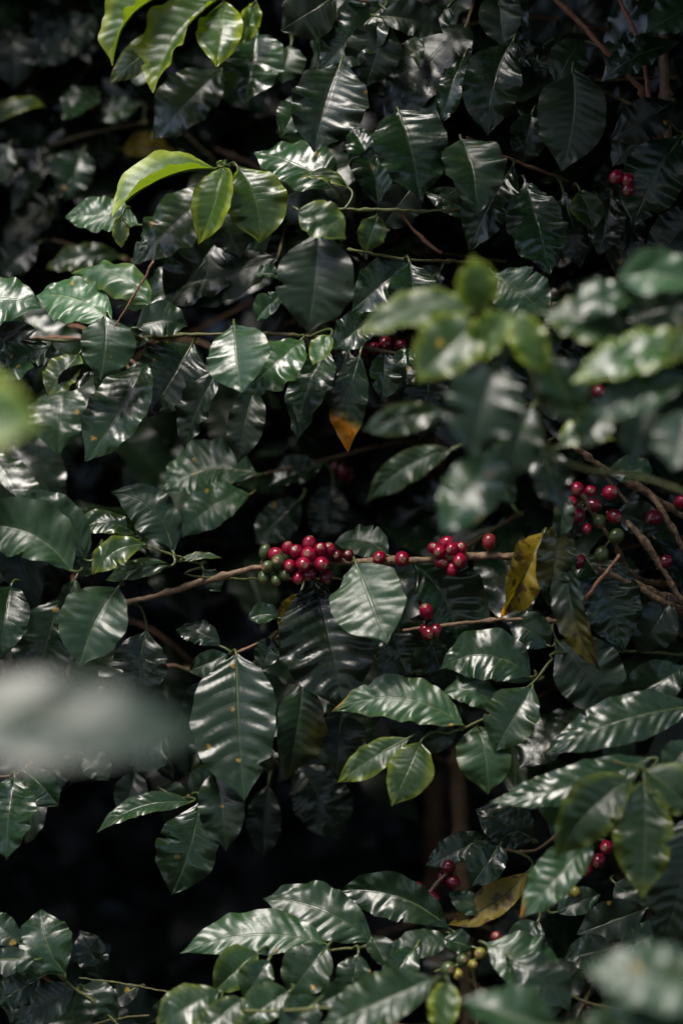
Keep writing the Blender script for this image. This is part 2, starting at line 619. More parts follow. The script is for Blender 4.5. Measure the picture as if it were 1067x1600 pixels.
def catmull(pts, per=6):
    pts = np.asarray(pts, float)
    if len(pts) < 3:
        t = np.linspace(0, 1, per * 2)[:, None]
        return pts[0] * (1 - t) + pts[-1] * t
    Q = np.vstack([2 * pts[0] - pts[1], pts, 2 * pts[-1] - pts[-2]])
    out = []
    for i in range(1, len(Q) - 2):
        t = np.linspace(0, 1, per, endpoint=False)[:, None]
        p0, p1, p2, p3 = Q[i - 1], Q[i], Q[i + 1], Q[i + 2]
        out.append(0.5 * ((2 * p1) + (p2 - p0) * t + (2 * p0 - 5 * p1 + 4 * p2 - p3) * t ** 2 + (3 * p1 - p0 - 3 * p2 + p3) * t ** 3))
    out.append(pts[-1:])
    return np.vstack(out)


def branch_mesh(pts, r0, r1, age0, age1, red=0.0, node=0.055, ns=9, name='branch'):
    c = catmull(pts, 14)
    seg = np.linalg.norm(np.diff(c, axis=0), axis=1)
    s = np.concatenate([[0], np.cumsum(seg)])
    n = max(8, int(s[-1] / 0.006))
    n = min(n, 220)
    ss = np.linspace(0, s[-1], n)
    c = np.stack([np.interp(ss, s, c[:, k]) for k in range(3)], 1)
    t = ss / s[-1]
    r = r0 * (1 - t) + r1 * t
    ph = rng.uniform(0, 1)
    k = np.abs(((ss / node + ph) % 1.0) - 0.5)
    r = r * (1 + 0.75 * np.exp(-(k / 0.05) ** 2)) * (1 + 0.12 * rng.uniform(-1, 1, n)) * (1 + 0.12 * np.sin(ss * 70 + ph * 9))
    c = c + rng.normal(0, 0.00035, c.shape)
    V, F = tube_grid(c, r, ns)
    # end caps
    cap = np.array([[0, 0, 0]])
    age = np.repeat(age0 * (1 - t) + age1 * t, ns)
    n0 = len(V)
    V = np.vstack([V, c[:1], c[-1:] + (c[-1:] - c[-2:-1]) * 0.3])
    j = np.arange(ns)
    j2 = (j + 1) % ns
    F = np.vstack([F, np.stack([j2, j, np.full(ns, n0), np.full(ns, n0)], 1)[:, [0, 1, 2, 2]][:0]])
    me_age = np.concatenate([age, [age0, age1]])
    tri = np.vstack([np.stack([j2, j, np.full(ns, n0)], 1), np.stack([(n - 1) * ns + j, (n - 1) * ns + j2, np.full(ns, n0 + 1)], 1)])
    quads = np.vstack([F[:, [0, 1, 2]], F[:, [0, 2, 3]], tri])
    return make_mesh(name, V, quads, None, dict(age=me_age, red=red), M_BARK), c


def cherry_template(name, material, seed, rx=1.0, rz=1.1):
    r = np.random.default_rng(seed)
    nu, nv = 13, 18
    th = np.linspace(0, math.pi, nu)
    ph = np.arange(nv) * 2 * math.pi / nv
    V = []
    nav = []
    for a in th:
        # a = 0 is the navel end
        rr = 1 + 0.02 * math.sin(2 * a)
        dent = 0.12 * math.exp(-(a / 0.22) ** 2) - 0.05 * math.exp(-((a - 0.33) / 0.12) ** 2)
        for b in ph:
            k = rr - dent + 0.018 * math.sin(2 * b + seed)
            V.append((k * math.sin(a) * math.cos(b) * rx, k * math.sin(a) * math.sin(b), k * math.cos(a) * rz))
            nav.append(1.0 if a < 0.3 else 0.0)
    V = np.array(V)
    i, j = np.meshgrid(np.arange(nu - 1), np.arange(nv), indexing='ij')
    i, j = i.ravel(), j.ravel()
    j2 = (j + 1) % nv
    F = np.stack([i * nv + j, (i + 1) * nv + j, (i + 1) * nv + j2, i * nv + j2], 1)
    # short stalk at the far end
    tv, tf = tube_grid(np.array([[0, 0, -rz * 0.95], [0.02, 0, -rz * 1.2], [0.05, 0.02, -rz * 1.5]]), [0.16, 0.13, 0.15], 6)
    F = np.vstack([F, tf + len(V)])
    nav = nav + [1.0] * len(tv)
    V = np.vstack([V, tv])
    return make_mesh(name, V * 0.0067, F, None, dict(navel=np.array(nav)), material)


CHERRY = {}
for key, mm in dict(r=M_RED, d=M_DARK, g=M_GREEN, o=M_ORANGE, y=M_YELLOW).items():
    CHERRY[key] = [cherry_template('cherry', mm, s, 1.0 - 0.05 * (s % 2), 1.06 + 0.05 * (s % 3)) for s in range(3)]


class Shrub:
    def __init__(s, label, base, top, group='coffee shrubs of the planting', r=0.018, lean=(0, 0)):
        """base: ground point (x, y); top: height of the stem"""
        s.root = bpy.data.objects.new('coffee_shrub', None)
        col.objects.link(s.root)
        s.root.location = (base[0], base[1], 0)
        tag(s.root, label, 'shrub', group)
        pts = [np.array([base[0], base[1], -0.03])]
        for k in range(1, 6):
            t = k / 5
            pts.append(np.array([base[0] + lean[0] * t + rng.normal(0, 0.012), base[1] + lean[1] * t + rng.normal(0, 0.012), top * t]))
        me, c = branch_mesh(pts, r, r * 0.45, 1.6, 1.2, 0.0, 0.09, 10, 'trunk')
        s.trunk = c
        add('trunk', me, s.root)

    def branch(s, pts, r0=3.0, r1=1.6, age=(1, 0.9), red=0.0, leaves=(), cherries=(), link=True, label=None):
        """pts root -> tip as (px, py, d); radii in mm"""
        W = [P(*p) for p in pts]
        if link:
            z = W[0][2]
            k = np.argmin(np.linalg.norm(s.trunk - (W[0] - np.array([0, 0, 0.10])), axis=1))
            tp = s.trunk[k]
            gap = np.linalg.norm(tp - W[0])
            if gap > 0.03:
                mid = (tp + W[0]) / 2 + np.array([0, 0.25 * gap * 0.5, 0.02])
                W = [tp, mid] + W
        me, c = branch_mesh(W, r0 / 1150, r1 / 1150, age[0], age[1], red)
        o = add('branch', me, s.root)
        if label:
            o['label'] = label
        for lf in leaves:
            kw = dict(lf[8]) if len(lf) > 8 else {}
            lab = kw.pop('label', None)
            bx, by, tx, ty, wpx, d = lf[:6]
            b = P(bx, by, d)
            k = np.argmin(np.linalg.norm(c - b, axis=1))
            me = build_leaf(bx, by, tx, ty, wpx, d, lf[6], lf[7], attach=c[k], **kw)
            l = add('leaf', me, o)
            if lab:
                l['label'] = lab
        for ch in cherries:
            x, y, d, kind = ch[:4]
            sz = ch[4] if len(ch) > 4 else 1.0
            p = P(x, y, d)
            k = np.argmin(np.linalg.norm(c - p, axis=1))
            q = add('cherry', CHERRY[kind][int(rng.integers(3))], o, p)
            dirv = Vector(nrm(p - c[k] + np.array([0, -0.002, -0.003]) + rng.normal(0, 0.005, 3)))
            q.rotation_euler = dirv.to_track_quat('Z', 'Y').to_euler()
            sz *= rng.uniform(.9, 1.07)
            q.scale = (sz * rng.uniform(.92, 1), sz, sz * rng.uniform(1.0, 1.14))
        return o


# ------------------------------------------------------------------ ground
n = 60
gx = np.concatenate([-np.geomspace(40, 2.2, 18), np.linspace(-2, 2, 41), np.geomspace(2.2, 40, 18)])
GX, GY = np.meshgrid(gx, gx, indexing='ij')
GZ = -0.02 + 0.02 * np.sin(GX * 2.1) * np.cos(GY * 1.7) + 0.012 * np.sin(GX * 9 + GY * 5)
# made-up rise added behind the shrubs to close bright sky gaps
def hill(y):
    return np.clip(y - 1.9, 0, 12) * 0.85 * (1 - np.exp(-np.clip(y - 1.9, 0, 40) / 1.2))


GZ = GZ + hill(GY)
GV = np.stack([GX, GY, GZ], -1).reshape(-1, 3)
ground = add('ground', make_mesh('ground', GV, grid_faces(len(gx), len(gx)), None, None, M_SOIL))
ground['kind'] = 'structure'

# ------------------------------------------------------------------ the shrubs seen in the photograph
D_ = dict
# --- main shrub, in focus, with the row of red and green cherries
main = Shrub('in-focus coffee shrub whose bare brown branch carries green and red cherries', (0.50, 0.16), 1.75, r=0.016)
main.branch([(1045, 935, 4), (940, 888, 2), (850, 874, 1), (760, 868, 0), (640, 876, 0), (540, 878, 0), (410, 886, 0), (330, 905, 0), (240, 932, 1), (180, 944, 2)],
            4.6, 3.4, (1.9, 1.3), 0.0, label='bare brown branch with clusters of red and green cherries',
            leaves=[
    (606, 868, 522, 850, 52, 2, 38, -10, D_(bow=.16, fold=20, spot=0)),
    (556, 880, 604, 1006, 118, -2.5, 27, -18, D_(tone=1.5, fold=8, wave=.016, spot=.7, quilt=.8, arch=.05, bite=[(1, .16, .06, .22)])),
    (490, 905, 536, 1110, 132, 1, 15, 0, D_(tone=.42, fold=18, quilt=2.6, wave=.045, spot=.2, arch=.05, bite=[(-1, .14, .05, .35)])),
    (645, 880, 712, 1030, 92, 1.5, 6, 12, D_(bow=-.10, tone=.8, quilt=1.4, spot=0)),
    (185, 918, 124, 1042, 122, -3, 26, -8, D_(tone=1.35, fold=8, spot=.6, arch=.06, wave=.014)),
    (230, 985, 226, 1097, 102, 3, 7, 0, D_(tone=.7, spot=.9, bow=.06)),
    (100, 930, 58, 1075, 92, 4, 10, -4, D_(tone=.75, quilt=1.4)),
    (18, 915, 2, 1032, 78, 1, 22, 10, D_()),
    (470, 925, 436, 985, 40, 3, 4, 10, D_(yel=.55, spot=.6)),
    (850, 832, 780, 968, 42, -3, 10, -16, D_(yel=.46, ytip=.4, fold=50, bow=-.06, twist=85, wave=.04, quilt=1.5, label='yellow ageing leaf with brown flecks')),
    (872, 818, 856, 950, 60, -6, 0, 10, D_(tone=.45, fold=24, yel=.30, twist=20)),
    (890, 842, 938, 1048, 44, -5, 2, -22, D_(tone=.6, fold=35, yel=.34, bow=.05)),
    (912, 866, 972, 1018, 92, 1, 14, 6, D_(tone=.7, quilt=1.9, spot=.8)),
    (1046, 938, 995, 1020, 74, 3, 5, 0, D_(tone=.7)),
    (610, 985, 648, 1095, 78, 4, 4, 14, D_(tone=.5, quilt=1.6)),
    (668, 992, 690, 1092, 82, 5, 6, 20, D_(tone=.5, quilt=1.6)),
            ],
            cherries=[(414, 862, -.5, 'g', .9), (419, 886, -1.4, 'g', 1.05), (413, 902, -.8, 'g', 1.05), (431, 906, -1.2, 'g', .95), (435, 878, -1.8, 'g', 1.05),
                      (444, 897, -1.5, 'g', .95), (447, 869, -.6, 'g', .95),
                      (430, 866, -.9, 'r', 1), (450, 857, -1, 'r', 1.05), (463, 862, -1.7, 'r', 1.0), (483, 851, -1, 'r', 1.0), (482, 867, -2, 'r', 1.1),
                      (501, 859, -1.6, 'r', 1), (514, 860, -.9, 'r', 1), (526, 869, -.6, 'd', 1.0), (453, 884, -2, 'r', 1), (474, 882, -2.6, 'r', 1.15),
                      (502, 881, -2.2, 'r', 1.1), (484, 896, -1.6, 'd', 1.05), (466, 903, -1.8, 'r', 1), (509, 900, -1, 'd', 1), (545, 868, -1.2, 'd', .8),
                      (593, 872, -.4, 'r', 1), (628, 873, -1.4, 'r', 1.1),
                      (677, 857, -.8, 'r', .95), (687, 862, -1.5, 'r', 1.05), (697, 848, -.5, 'r', 1), (707, 858, -1.7, 'r', 1), (719, 858, -.9, 'r', 1), (718, 876, -1.8, 'r', 1.05),
                      (689, 879, -1.2, 'd', 1), (706, 889, -1.3, 'r', .95), (764, 847, -.3, 'o', 1.05)])
main.branch([(330, 903, 0), (318, 884, -1), (290, 874, -2), (255, 862, -3), (215, 850, -4), (160, 850, -3)], 1.8, 1.1, (.2, .0), leaves=[
    (271, 862, 172, 768, 66, -2, 18, 12, D_(bow=.14, tone=.95, fold=10, spot=.2)),
    (216, 838, 110, 834, 34, -1, 36, 0, D_(bow=.14, y=.25, quilt=1.5)),
    (228, 850, 145, 898, 42, -4, 28, -10, D_(bow=.10, y=.55, fold=22, wave=.03)),
    (270, 884, 164, 908, 30, -3, 12, -10, D_(bow=.06, y=.2, tone=.9)),
    (276, 878, 346, 872, 13, -2, 42, 0, D_(y=.35, bow=-.05)),
    (134, 876, -2, 790, 58, -3, 20, 8, D_(bow=.16, tone=1.0, quilt=1.2)),
    (112, 892, -40, 826, 82, -5, 36, 0, D_(bow=.10, tone=1.1, quilt=1.5, fold=10)),
    (118, 905, 95, 960, 34, 2, 10, 20, D_(y=.2)),
    (150, 862, 128, 905, 30, 0, 10, 0, D_(tone=.9)),
    (318, 890, 345, 925, 30, 5, 12, 10, D_(tone=.8)),
])
main.branch([(560, 955, 12), (500, 972, 7), (425, 998, 2), (362, 1022, 0)], 3.0, 2.0, (1.2, .9), .2, leaves=[
    (370, 1022, 382, 1252, 126, -1.5, 15, -8, D_(tone=.85, fold=9, quilt=1.1, spot=.5, arch=.06, wave=.014, label='large blue-green leaf hanging with its tip down')),
    (437, 965, 387, 968, 34, 0, 30, -6, D_(bow=.12, wave=.05, fold=25)),
    (425, 998, 410, 1048, 42, 1, 10, 10, D_(tone=.8)),
    (358, 1022, 296, 1048, 36, 1, 16, -6, D_(tone=1.0)),
    (346, 1010, 274, 984, 38, 1, 28, -8, D_(wave=.04, bow=.05)),
    (475, 1062, 448, 1218, 70, 2, 4, 0, D_(yel=.42, tone=1.1, spot=.2, label='olive-brown ageing leaf')),
    (535, 1112, 528, 1214, 88, 3, 15, 0, D_(tone=.7, spot=.4)),
    (330, 1060, 295, 1130, 60, 6, 6, 0, D_(tone=.6)),
    (466, 1192, 532, 1312, 84, 16, 10, 0, D_(tone=.6, quilt=1.6)),
    (420, 1225, 412, 1340, 50, 18, 8, 0, D_(tone=.6)),
])
main.branch([(960, 955, 4), (870, 970, 1), (785, 968, 0), (690, 978, 0), (630, 985, 1)], 3.2, 2.0, (1.7, 1.2), leaves=[
    (858, 1010, 790, 972, 62, 0, 14, 0, D_(bow=.10, tone=.8)),
    (870, 1002, 962, 1118, 100, 0, 10, -6, D_(tone=.75)),
    (828, 1058, 686, 1046, 76, -3, 27, -8, D_(bow=.17, fold=10, quilt=1.3, spot=.1)),
], cherries=[(666, 956, -.6, 'r', 1), (669, 990, -.9, 'd', 1.05), (680, 985, -.4, 'd', 1.1), (664, 984, 0, 'd', .9)])
main.branch([(880, 1020, -1), (862, 1032, -2), (832, 1066, -3), (788, 1104, -4), (735, 1134, -5), (700, 1146, -5)], 2.0, 1.3, (.15, .0), leaves=[
    (721, 1132, 518, 1112, 66, -6, 31, -8, D_(bow=.10, tone=1.3, fold=10, spot=.8, ytip=.08, y=.1, label='pale grey-green leaf with a yellow spot near its tip')),
    (640, 1152, 527, 1223, 42, -6, 24, -16, D_(y=.48, fold=12, quilt=1.7)),
    (656, 1160, 611, 1260, 66, -6, 22, 4, D_(y=.5, fold=8, quilt=1.9, wave=.016)),
    (745, 1134, 762, 1242, 88, -4, 17, 4, D_(tone=1.4, y=.15, spot=.5)),
    (778, 1108, 688, 1084, 46, -3, 30, -4, D_(bow=.12, tone=1.2)),
    (832, 1074, 772, 1174, 76, -4, 22, -10, D_(tone=1.3, y=.1)),
    (716, 1140, 640, 1172, 34, -4, -6, 0, D_(tone=.8)),
    (830, 1062, 690, 1010, 40, 3, 8, 0, D_(tone=.7)),
])
main.branch([(1075, 810, 8), (1030, 782, 5), (965, 745, 2), (895, 698, 0)], 4.6, 3.0, (2, 2), label='dry splintered branch stub', leaves=[
    (950, 740, 1030, 760, 42, 0, 26, 0, D_(bow=-.12, tone=1.0)),
])
main.branch([(1080, 950, 3), (1035, 890, 1), (1010, 850, 0), (980, 815, 0)], 4.0, 3.2, (2, 2), link=True,
            cherries=[(1039, 878, 1, 'd', 1.0), (1021, 809, 3, 'd', 1.1)])
main.branch([(1085, 875, 6), (1050, 825, 4), (1020, 778, 4), (985, 752, 4)], 4.2, 3.2, (1.9, 1.9), cherries=[(1063, 784, 2, 'r', 1.1)])
main.branch([(1000, 905, 8), (960, 850, 0), (925, 800, -2), (905, 770, -3), (880, 752, -3)], 3.6, 2.2, (1.9, 1.4), cherries=[
    (901, 764, -5, 'r', 1.05), (922, 767, -5, 'r', .9), (952, 770, -5, 'r', 1.1), (892, 785, -6, 'r', .9), (900, 806, -4, 'd', 1.1), (959, 807, -4, 'd', 1.1),
    (916, 826, -4, 'r', .8), (885, 770, -3, 'd', 1), (936, 815, -3, 'g', 1.1), (939, 866, -2, 'g', 1.2), (962, 838, -1, 'g', 1.1), (903, 878, -2, 'd', 1.), (878, 800, -3, 'd', 1.0), (925, 790, -2, 'd', 1)],
    leaves=[(884, 770, 872, 842, 30, -6, 6, 0, D_(yel=.3, wave=.08, tone=.9, fold=40)), (905, 790, 890, 850, 34, -2, 0, 20, D_(tone=.5)),
            (960, 800, 1035, 830, 50, 5, 5, 0, D_(tone=.5))])
main.branch([(1060, 950, 4), (1000, 920, 1), (935, 888, -2)], 4.0, 3.2, (2, 1.9), leaves=[])
main.branch([(968, 867, -7), (938, 905, -6), (910, 940, -5)], 1.7, 2.0, (1.1, 1.1), .6, link=False)

# --- shrub of the left: red-brown horizontal stem, pale wavy leaves
left = Shrub('coffee shrub with pale wavy leaves along a slim horizontal stem', (0.15, 0.42), 1.9, r=0.012, lean=(-0.06, 0.05))
left.branch([(600, 520, 14), (500, 526, 2), (415, 521, 0), (300, 523, 0), (210, 528, 0), (115, 532, 0), (60, 530, 0), (-25, 527, 1)], 2.7, 1.6, (1.1, .0), .5,
            label='slim stem turning from red-brown to green towards its tip', leaves=[
    (-55, 498, 66, 482, 70, -1, 37, -14, D_(bow=-.12, tone=1.9, fold=4, quilt=1.5, wave=.03, spot=.4)),
    (176, 505, 56, 462, 72, -2, 37, -16, D_(bow=.12, tone=1.9, fold=4, wave=.035, quilt=1.3)),
    (236, 478, 111, 428, 54, -2, 39, -14, D_(bow=.12, tone=1.8, y=.2, wave=.05, fold=4, curl=.3)),
    (165, 494, 157, 594, 98, -3, 18, 8, D_(tone=1.1, fold=16, wave=.03, arch=.10)),
    (213, 512, 294, 510, 50, -3, 24, 8, D_(bow=-.05, wave=.04, tone=1.0)),
    (366, 507, 378, 614, 106, -3, 30, -14, D_(tone=1.75, fold=16, wave=.022, spot=.4, label='broad pale leaf with a bright midrib')),
    (472, 530, 375, 616, 66, -1, 24, -10, D_(tone=1.5, y=.1, bow=-.05)),
    (302, 536, 232, 652, 104, 2, 14, 4, D_(tone=.85, quilt=1.4)),
    (228, 560, 133, 722, 80, 1, 27, -12, D_(tone=1.1, bow=-.06)),
    (80, 540, -20, 592, 66, 0, 32, -11, D_(tone=1.3)),
    (125, 553, 74, 618, 48, -2, 28, -12, D_(y=.5, tone=1.0, quilt=1.5)),
    (150, 572, 90, 608, 30, -3, -8, 10, D_(tone=.4, fold=40, wave=.06)),
    (195, 545, 150, 610, 44, 1, 8, 12, D_(tone=.8)),
    (100, 606, 92, 712, 84, 15, 26, -8, D_(tone=1.3)),
    (340, 580, 288, 704, 44, -1, 6, -14, D_(tone=.6, wave=.06, fold=30)),
    (402, 600, 372, 724, 54, 3, 8, 4, D_(tone=.65)),
    (518, 524, 489, 571, 32, -1, 26, -10, D_(tone=1.5, yel=.2, y=.3)),
    (440, 432, 397, 430, 26, -2, 38, 0, D_(wave=.09, fold=35, tone=1.2)),
    (445, 462, 400, 502, 30, 0, 26, -10, D_(tone=1.1)),
    (510, 545, 464, 694, 66, 3, 14, -10, D_(tone=.85)),
    (250, 505, 190, 545, 34, 1, 20, 0, D_(tone=.9)),
    (30, 545, 110, 570, 36, 2, 15, 0, D_(tone=.8)),
    (-10, 520, 60, 515, 30, -2, -10, 0, D_(tone=.5)),
])
left.branch([(560, 320, 14), (470, 300, 10), (405, 270, 7), (350, 255, 5)], 2.2, 1.4, (.5, .0), leaves=[
    (336, 264, 176, 340, 52, 3, 62, -10, D_(tone=1.2, bow=.0, y=1, fold=46, arch=.16, wave=.010, wr=44, dt=-3, curl=0, label='arched lime-edged young leaf')),
    (350, 262, 310, 382, 52, 3, 16, -22, D_(tone=1.2, bow=-.08, y=1, fold=30, wave=.012)),
    (372, 262, 406, 380, 88, 4, 14, 10, D_(y=.55, fold=12, bow=-.04)),
    (335, 296, 203, 418, 78, 6, 22, -8, D_(tone=.9, y=.1)),
    (218, 352, 101, 340, 48, 8, 40, -6, D_(tone=1.4, quilt=1.6)),
    (345, 315, 376, 404, 74, 8, 8, 0, D_(tone=.6)),
    (192, 335, 190, 388, 24, 4, 6, 0, D_(y=.7, tone=.7)),
    (345, 372, 262, 484, 110, 10, 4, 0, D_(tone=.5)),
    (440, 350, 455, 430, 60, 10, 6, 0, D_(tone=.6)),
    (300, 355, 240, 445, 60, 12, 10, 0, D_(tone=.7)),
    (352, 258, 338, 254, 10, 3, 20, 0, D_(y=1)),
])
left.branch([(540, -60, 22), (450, -30, 16), (390, -10, 13), (340, 0, 12)], 2.2, 1.4, (.4, .0), leaves=[
    (285, -12, 176, 103, 60, 10, 55, -20, D_(tone=1.2, bow=.10, y=1, fold=44, arch=.12, wr=46, dt=-3, curl=0)),
    (340, -2, 240, 146, 74, 9, 40, -30, D_(tone=1.2, bow=.10, y=1, fold=40, arch=.12, wr=52, dt=-3, curl=0)),
    (350, 3, 338, 106, 66, 10, 32, -6, D_(y=.75, tone=1.3, fold=8)),
    (400, 2, 366, 74, 32, 11, 10, 18, D_(y=.9, bow=-.08)),
    (270, 45, 170, 130, 44, 13, 4, 0, D_(y=.5, tone=.6)),
    (402, 55, 382, 163, 118, 13, 24, -6, D_(tone=1.2, wave=.035)),
    (348, 108, 240, 218, 80, 14, 18, -6, D_(tone=.8, bow=-.04)),
    (455, 70, 440, 130, 60, 16, 20, 0, D_(tone=.9)),
    (230, 100, 215, 135, 40, 30, 38, 0, D_(tone=1.3)),
])
# the middle of the top
left.branch([(820, 322, 16), (720, 328, 1), (660, 329, 0), (600, 328, 0), (480, 325, 0)], 2.2, 1.8, (1.0, .1), .7, leaves=[
    (521, 292, 396, 240, 80, 3, 41, -10, D_(tone=1.4, fold=8, quilt=1.4, bow=.06)),
    (542, 292, 467, 278, 17, 1, 30, -10, D_(y=1, bow=.05)),
    (592, 322, 542, 194, 62, 5, 20, -6, D_(tone=1.1, quilt=1.5, bow=.08)),
    (622, 172, 656, 314, 118, -1, 15, 6, D_(tone=1.05, fold=10, spot=1, arch=.07, label='drooping dark leaf with rust spots on its midrib')),
    (655, 278, 594, 358, 58, 3, 0, 0, D_(tone=.45)),
    (466, 328, 540, 374, 66, -9, 20, 8, D_(y=.4, tone=1.0)),
    (590, 336, 568, 394, 42, 1, 10, 0, D_(y=.3, tone=.8)),
    (497, 362, 480, 518, 118, -7, 9, -4, D_(tone=.8, spot=.4, wave=.016)),
    (560, 245, 615, 246, 28, 2, 34, 0, D_(tone=1.1)),
    (665, 300, 745, 345, 40, 4, 6, 0, D_(tone=.7)),
])
left.branch([(760, 420, 14), (690, 408, 4), (635, 406, 2), (545, 390, 1)], 2.2, 1.6, (1.0, .2), .3, leaves=[
    (640, 412, 549, 488, 74, 2, 15, -6, D_(tone=.8)),
    (640, 410, 656, 506, 94, 0, 15, 6, D_(tone=.85, spot=.6)),
    (592, 494, 520, 547, 54, 3, 14, -8, D_(tone=.8)),
    (690, 420, 640, 470, 40, 4, 5, 0, D_(tone=.7)),
])
left.branch([(735, 610, 10), (705, 594, 5), (650, 562, 3), (560, 540, 3)], 2.8, 2.2, (1.3, 1.0), cherries=[(566, 546, 4, 'd', 1.15), (585, 544, 5, 'd', 1), (602, 536, 5, 'd', 1), (626, 541, 5, 'd', .95)], leaves=[
    (562, 556, 544, 707, 56, 1, 2, -4, D_(tone=.75, ytip=1, bow=.07, fold=10, label='dark hanging leaf with an orange tip')),
    (602, 548, 597, 627, 44, 3, 14, 0, D_(tone=.9)),
    (545, 540, 515, 640, 50, 5, 0, 0, D_(tone=.5)),
    (648, 545, 615, 575, 26, 0, 30, 0, D_(tone=1.1)),
    (670, 575, 655, 690, 70, 8, 3, 0, D_(tone=.5)),
    (635, 570, 640, 660, 55, 9, 5, 0, D_(tone=.5)),
])
left.branch([(640, 690, 35), (500, 720, 26), (410, 742, 18), (300, 770, 16)], 2.6, 1.6, (1, .8), leaves=[
    (402, 742, 256, 768, 78, 12, 33, -11, D_(tone=1.7, bow=.14, quilt=1.6)),
    (392, 772, 284, 840, 62, 11, 27, -10, D_(tone=1.4, bow=.06)),
    (500, 730, 420, 760, 46, 22, 24, 0, D_(tone=.9)),
    (470, 780, 400, 850, 60, 24, 8, 0, D_(tone=.7)),
    (520, 760, 500, 850, 60, 26, 5, 0, D_(tone=.6)),
], cherries=[(536, 738, 30, 'd', 1.2), (524, 732, 30, 'd', 1.1), (545, 745, 31, 'd', 1.1)])

# --- dark shrub of the upper right with red-brown stems
dark = Shrub('dark coffee shrub with red-brown stems in the upper right', (0.36, 0.55), 2.15, r=0.017, lean=(-0.03, -0.05))
dark.branch([(1040, 260, 10), (1005, 150, 4), (990, 128, 3), (945, 78, 2), (905, 35, 2), (860, -8, 2), (780, -90, 4)], 4.0, 2.6, (1.1, .9), .85, leaves=[
    (778, -5, 786, 74, 84, 2, 15, 0, D_(tone=.9, fold=8)),
    (802, 62, 762, 212, 86, 0, 11, -4, D_(tone=.75, bow=.06)),
    (894, 108, 877, 268, 102, -2, 10, -4, D_(tone=.8, spot=.4, bow=-.05, fold=7)),
    (866, 132, 908, 62, 58, 3, 16, 0, D_(tone=1.0)),
    (930, 70, 960, 90, 40, 6, 28, 0, D_(tone=1)),
    (725, 88, 688, 194, 40, 4, 20, -12, D_(tone=.9, wave=.07, fold=28)),
    (850, 70, 800, 100, 40, 5, 2, 0, D_(tone=.5, ytip=.4)),
    (830, 180, 815, 260, 60, 8, 4, 0, D_(tone=.6)),
    (700, 10, 668, 52, 50, 6, 14, 0, D_(tone=.7, yel=.25)),
    (840, 95, 850, 120, 30, 4, 25, 0, D_(tone=.9)),
])
dark.branch([(1045, 330, 16), (1022, 215, 4), (1000, 75, 4), (965, -5, 5), (930, -80, 6)], 3.4, 2.0, (1.2, 1.1), .9, leaves=[
    (1052, 68, 938, 128, 48, -1, 30, -18, D_(tone=.8, fold=30, wave=.04)),
    (1090, 5, 1008, 52, 58, -3, 38, -14, D_(tone=1.2)),
    (1052, 158, 953, 217, 64, 3, 3, 0, D_(tone=.5)),
    (1066, 212, 988, 354, 92, -1, 7, -6, D_(tone=.65)),
    (1010, 200, 955, 262, 58, 5, 8, -10, D_(tone=.7)),
    (1090, 330, 1010, 420, 80, 3, 6, 0, D_(tone=.6)),
], cherries=[(962, 276, -3, 'r', 1.0), (980, 281, -3, 'r', 1.0), (981, 296, -3, 'd', .95)])
dark.branch([(1048, 300, 12), (1042, 220, 9), (1038, 130, 9), (1030, -40, 10)], 6.5, 5.0, (1.5, 1.3), .2)
dark.branch([(900, 300, 20), (880, 280, 10), (800, 250, 6), (730, 215, 4)], 2.4, 1.6, (1, .8), .5, leaves=[
    (720, 218, 746, 338, 90, -2, 25, 4, D_(tone=.95, quilt=1.4, spot=.3, fold=16)),
    (802, 258, 733, 394, 74, 1, 11, -4, D_(tone=.75)),
    (820, 283, 858, 430, 86, 0, 20, 4, D_(tone=.85, quilt=1.7)),
    (905, 296, 926, 358, 48, 3, 12, 0, D_(y=.35, yel=.32, tone=1.0)),
    (955, 305, 935, 400, 56, 7, 14, -8, D_(tone=.6)),
    (880, 300, 905, 420, 60, 8, 5, 0, D_(tone=.55)),
    (985, 330, 960, 430, 60, 8, 5, 0, D_(tone=.5)),
    (772, 428, 858, 496, 96, -5, 18, -4, D_(tone=1.2, fold=10)),
])
dark.branch([(640, 20, 20), (610, 12, 10), (560, 0, 6), (500, -15, 6)], 2.2, 1.5, (.9, .5), .3, leaves=[
    (525, -5, 438, 48, 80, 6, 3, 0, D_(tone=.5, y=.2)),
    (605, 5, 498, 112, 76, 7, 15, -8, D_(tone=.85)),
    (592, 26, 692, 52, 46, 3, 8, 4, D_(tone=.6, fold=25, bow=-.10)),
    (532, 100, 490, 238, 112, 3, 18, -4, D_(tone=.75, fold=16)),
    (604, 32, 572, 136, 94, 6, 2, 0, D_(tone=.5)),
    (650, 55, 655, 108, 24, 8, 30, -8, D_(yel=.34, tone=1.1)),
    (480, 150, 440, 215, 50, 12, 30, 0, D_(tone=1.0, spot=.6)),
])
dark.branch([(690, 395, 1), (662, 375, 1), (640, 352, 1), (622, 330, 0)], 1.9, 1.5, (1.1, 1.0), .95, link=False)

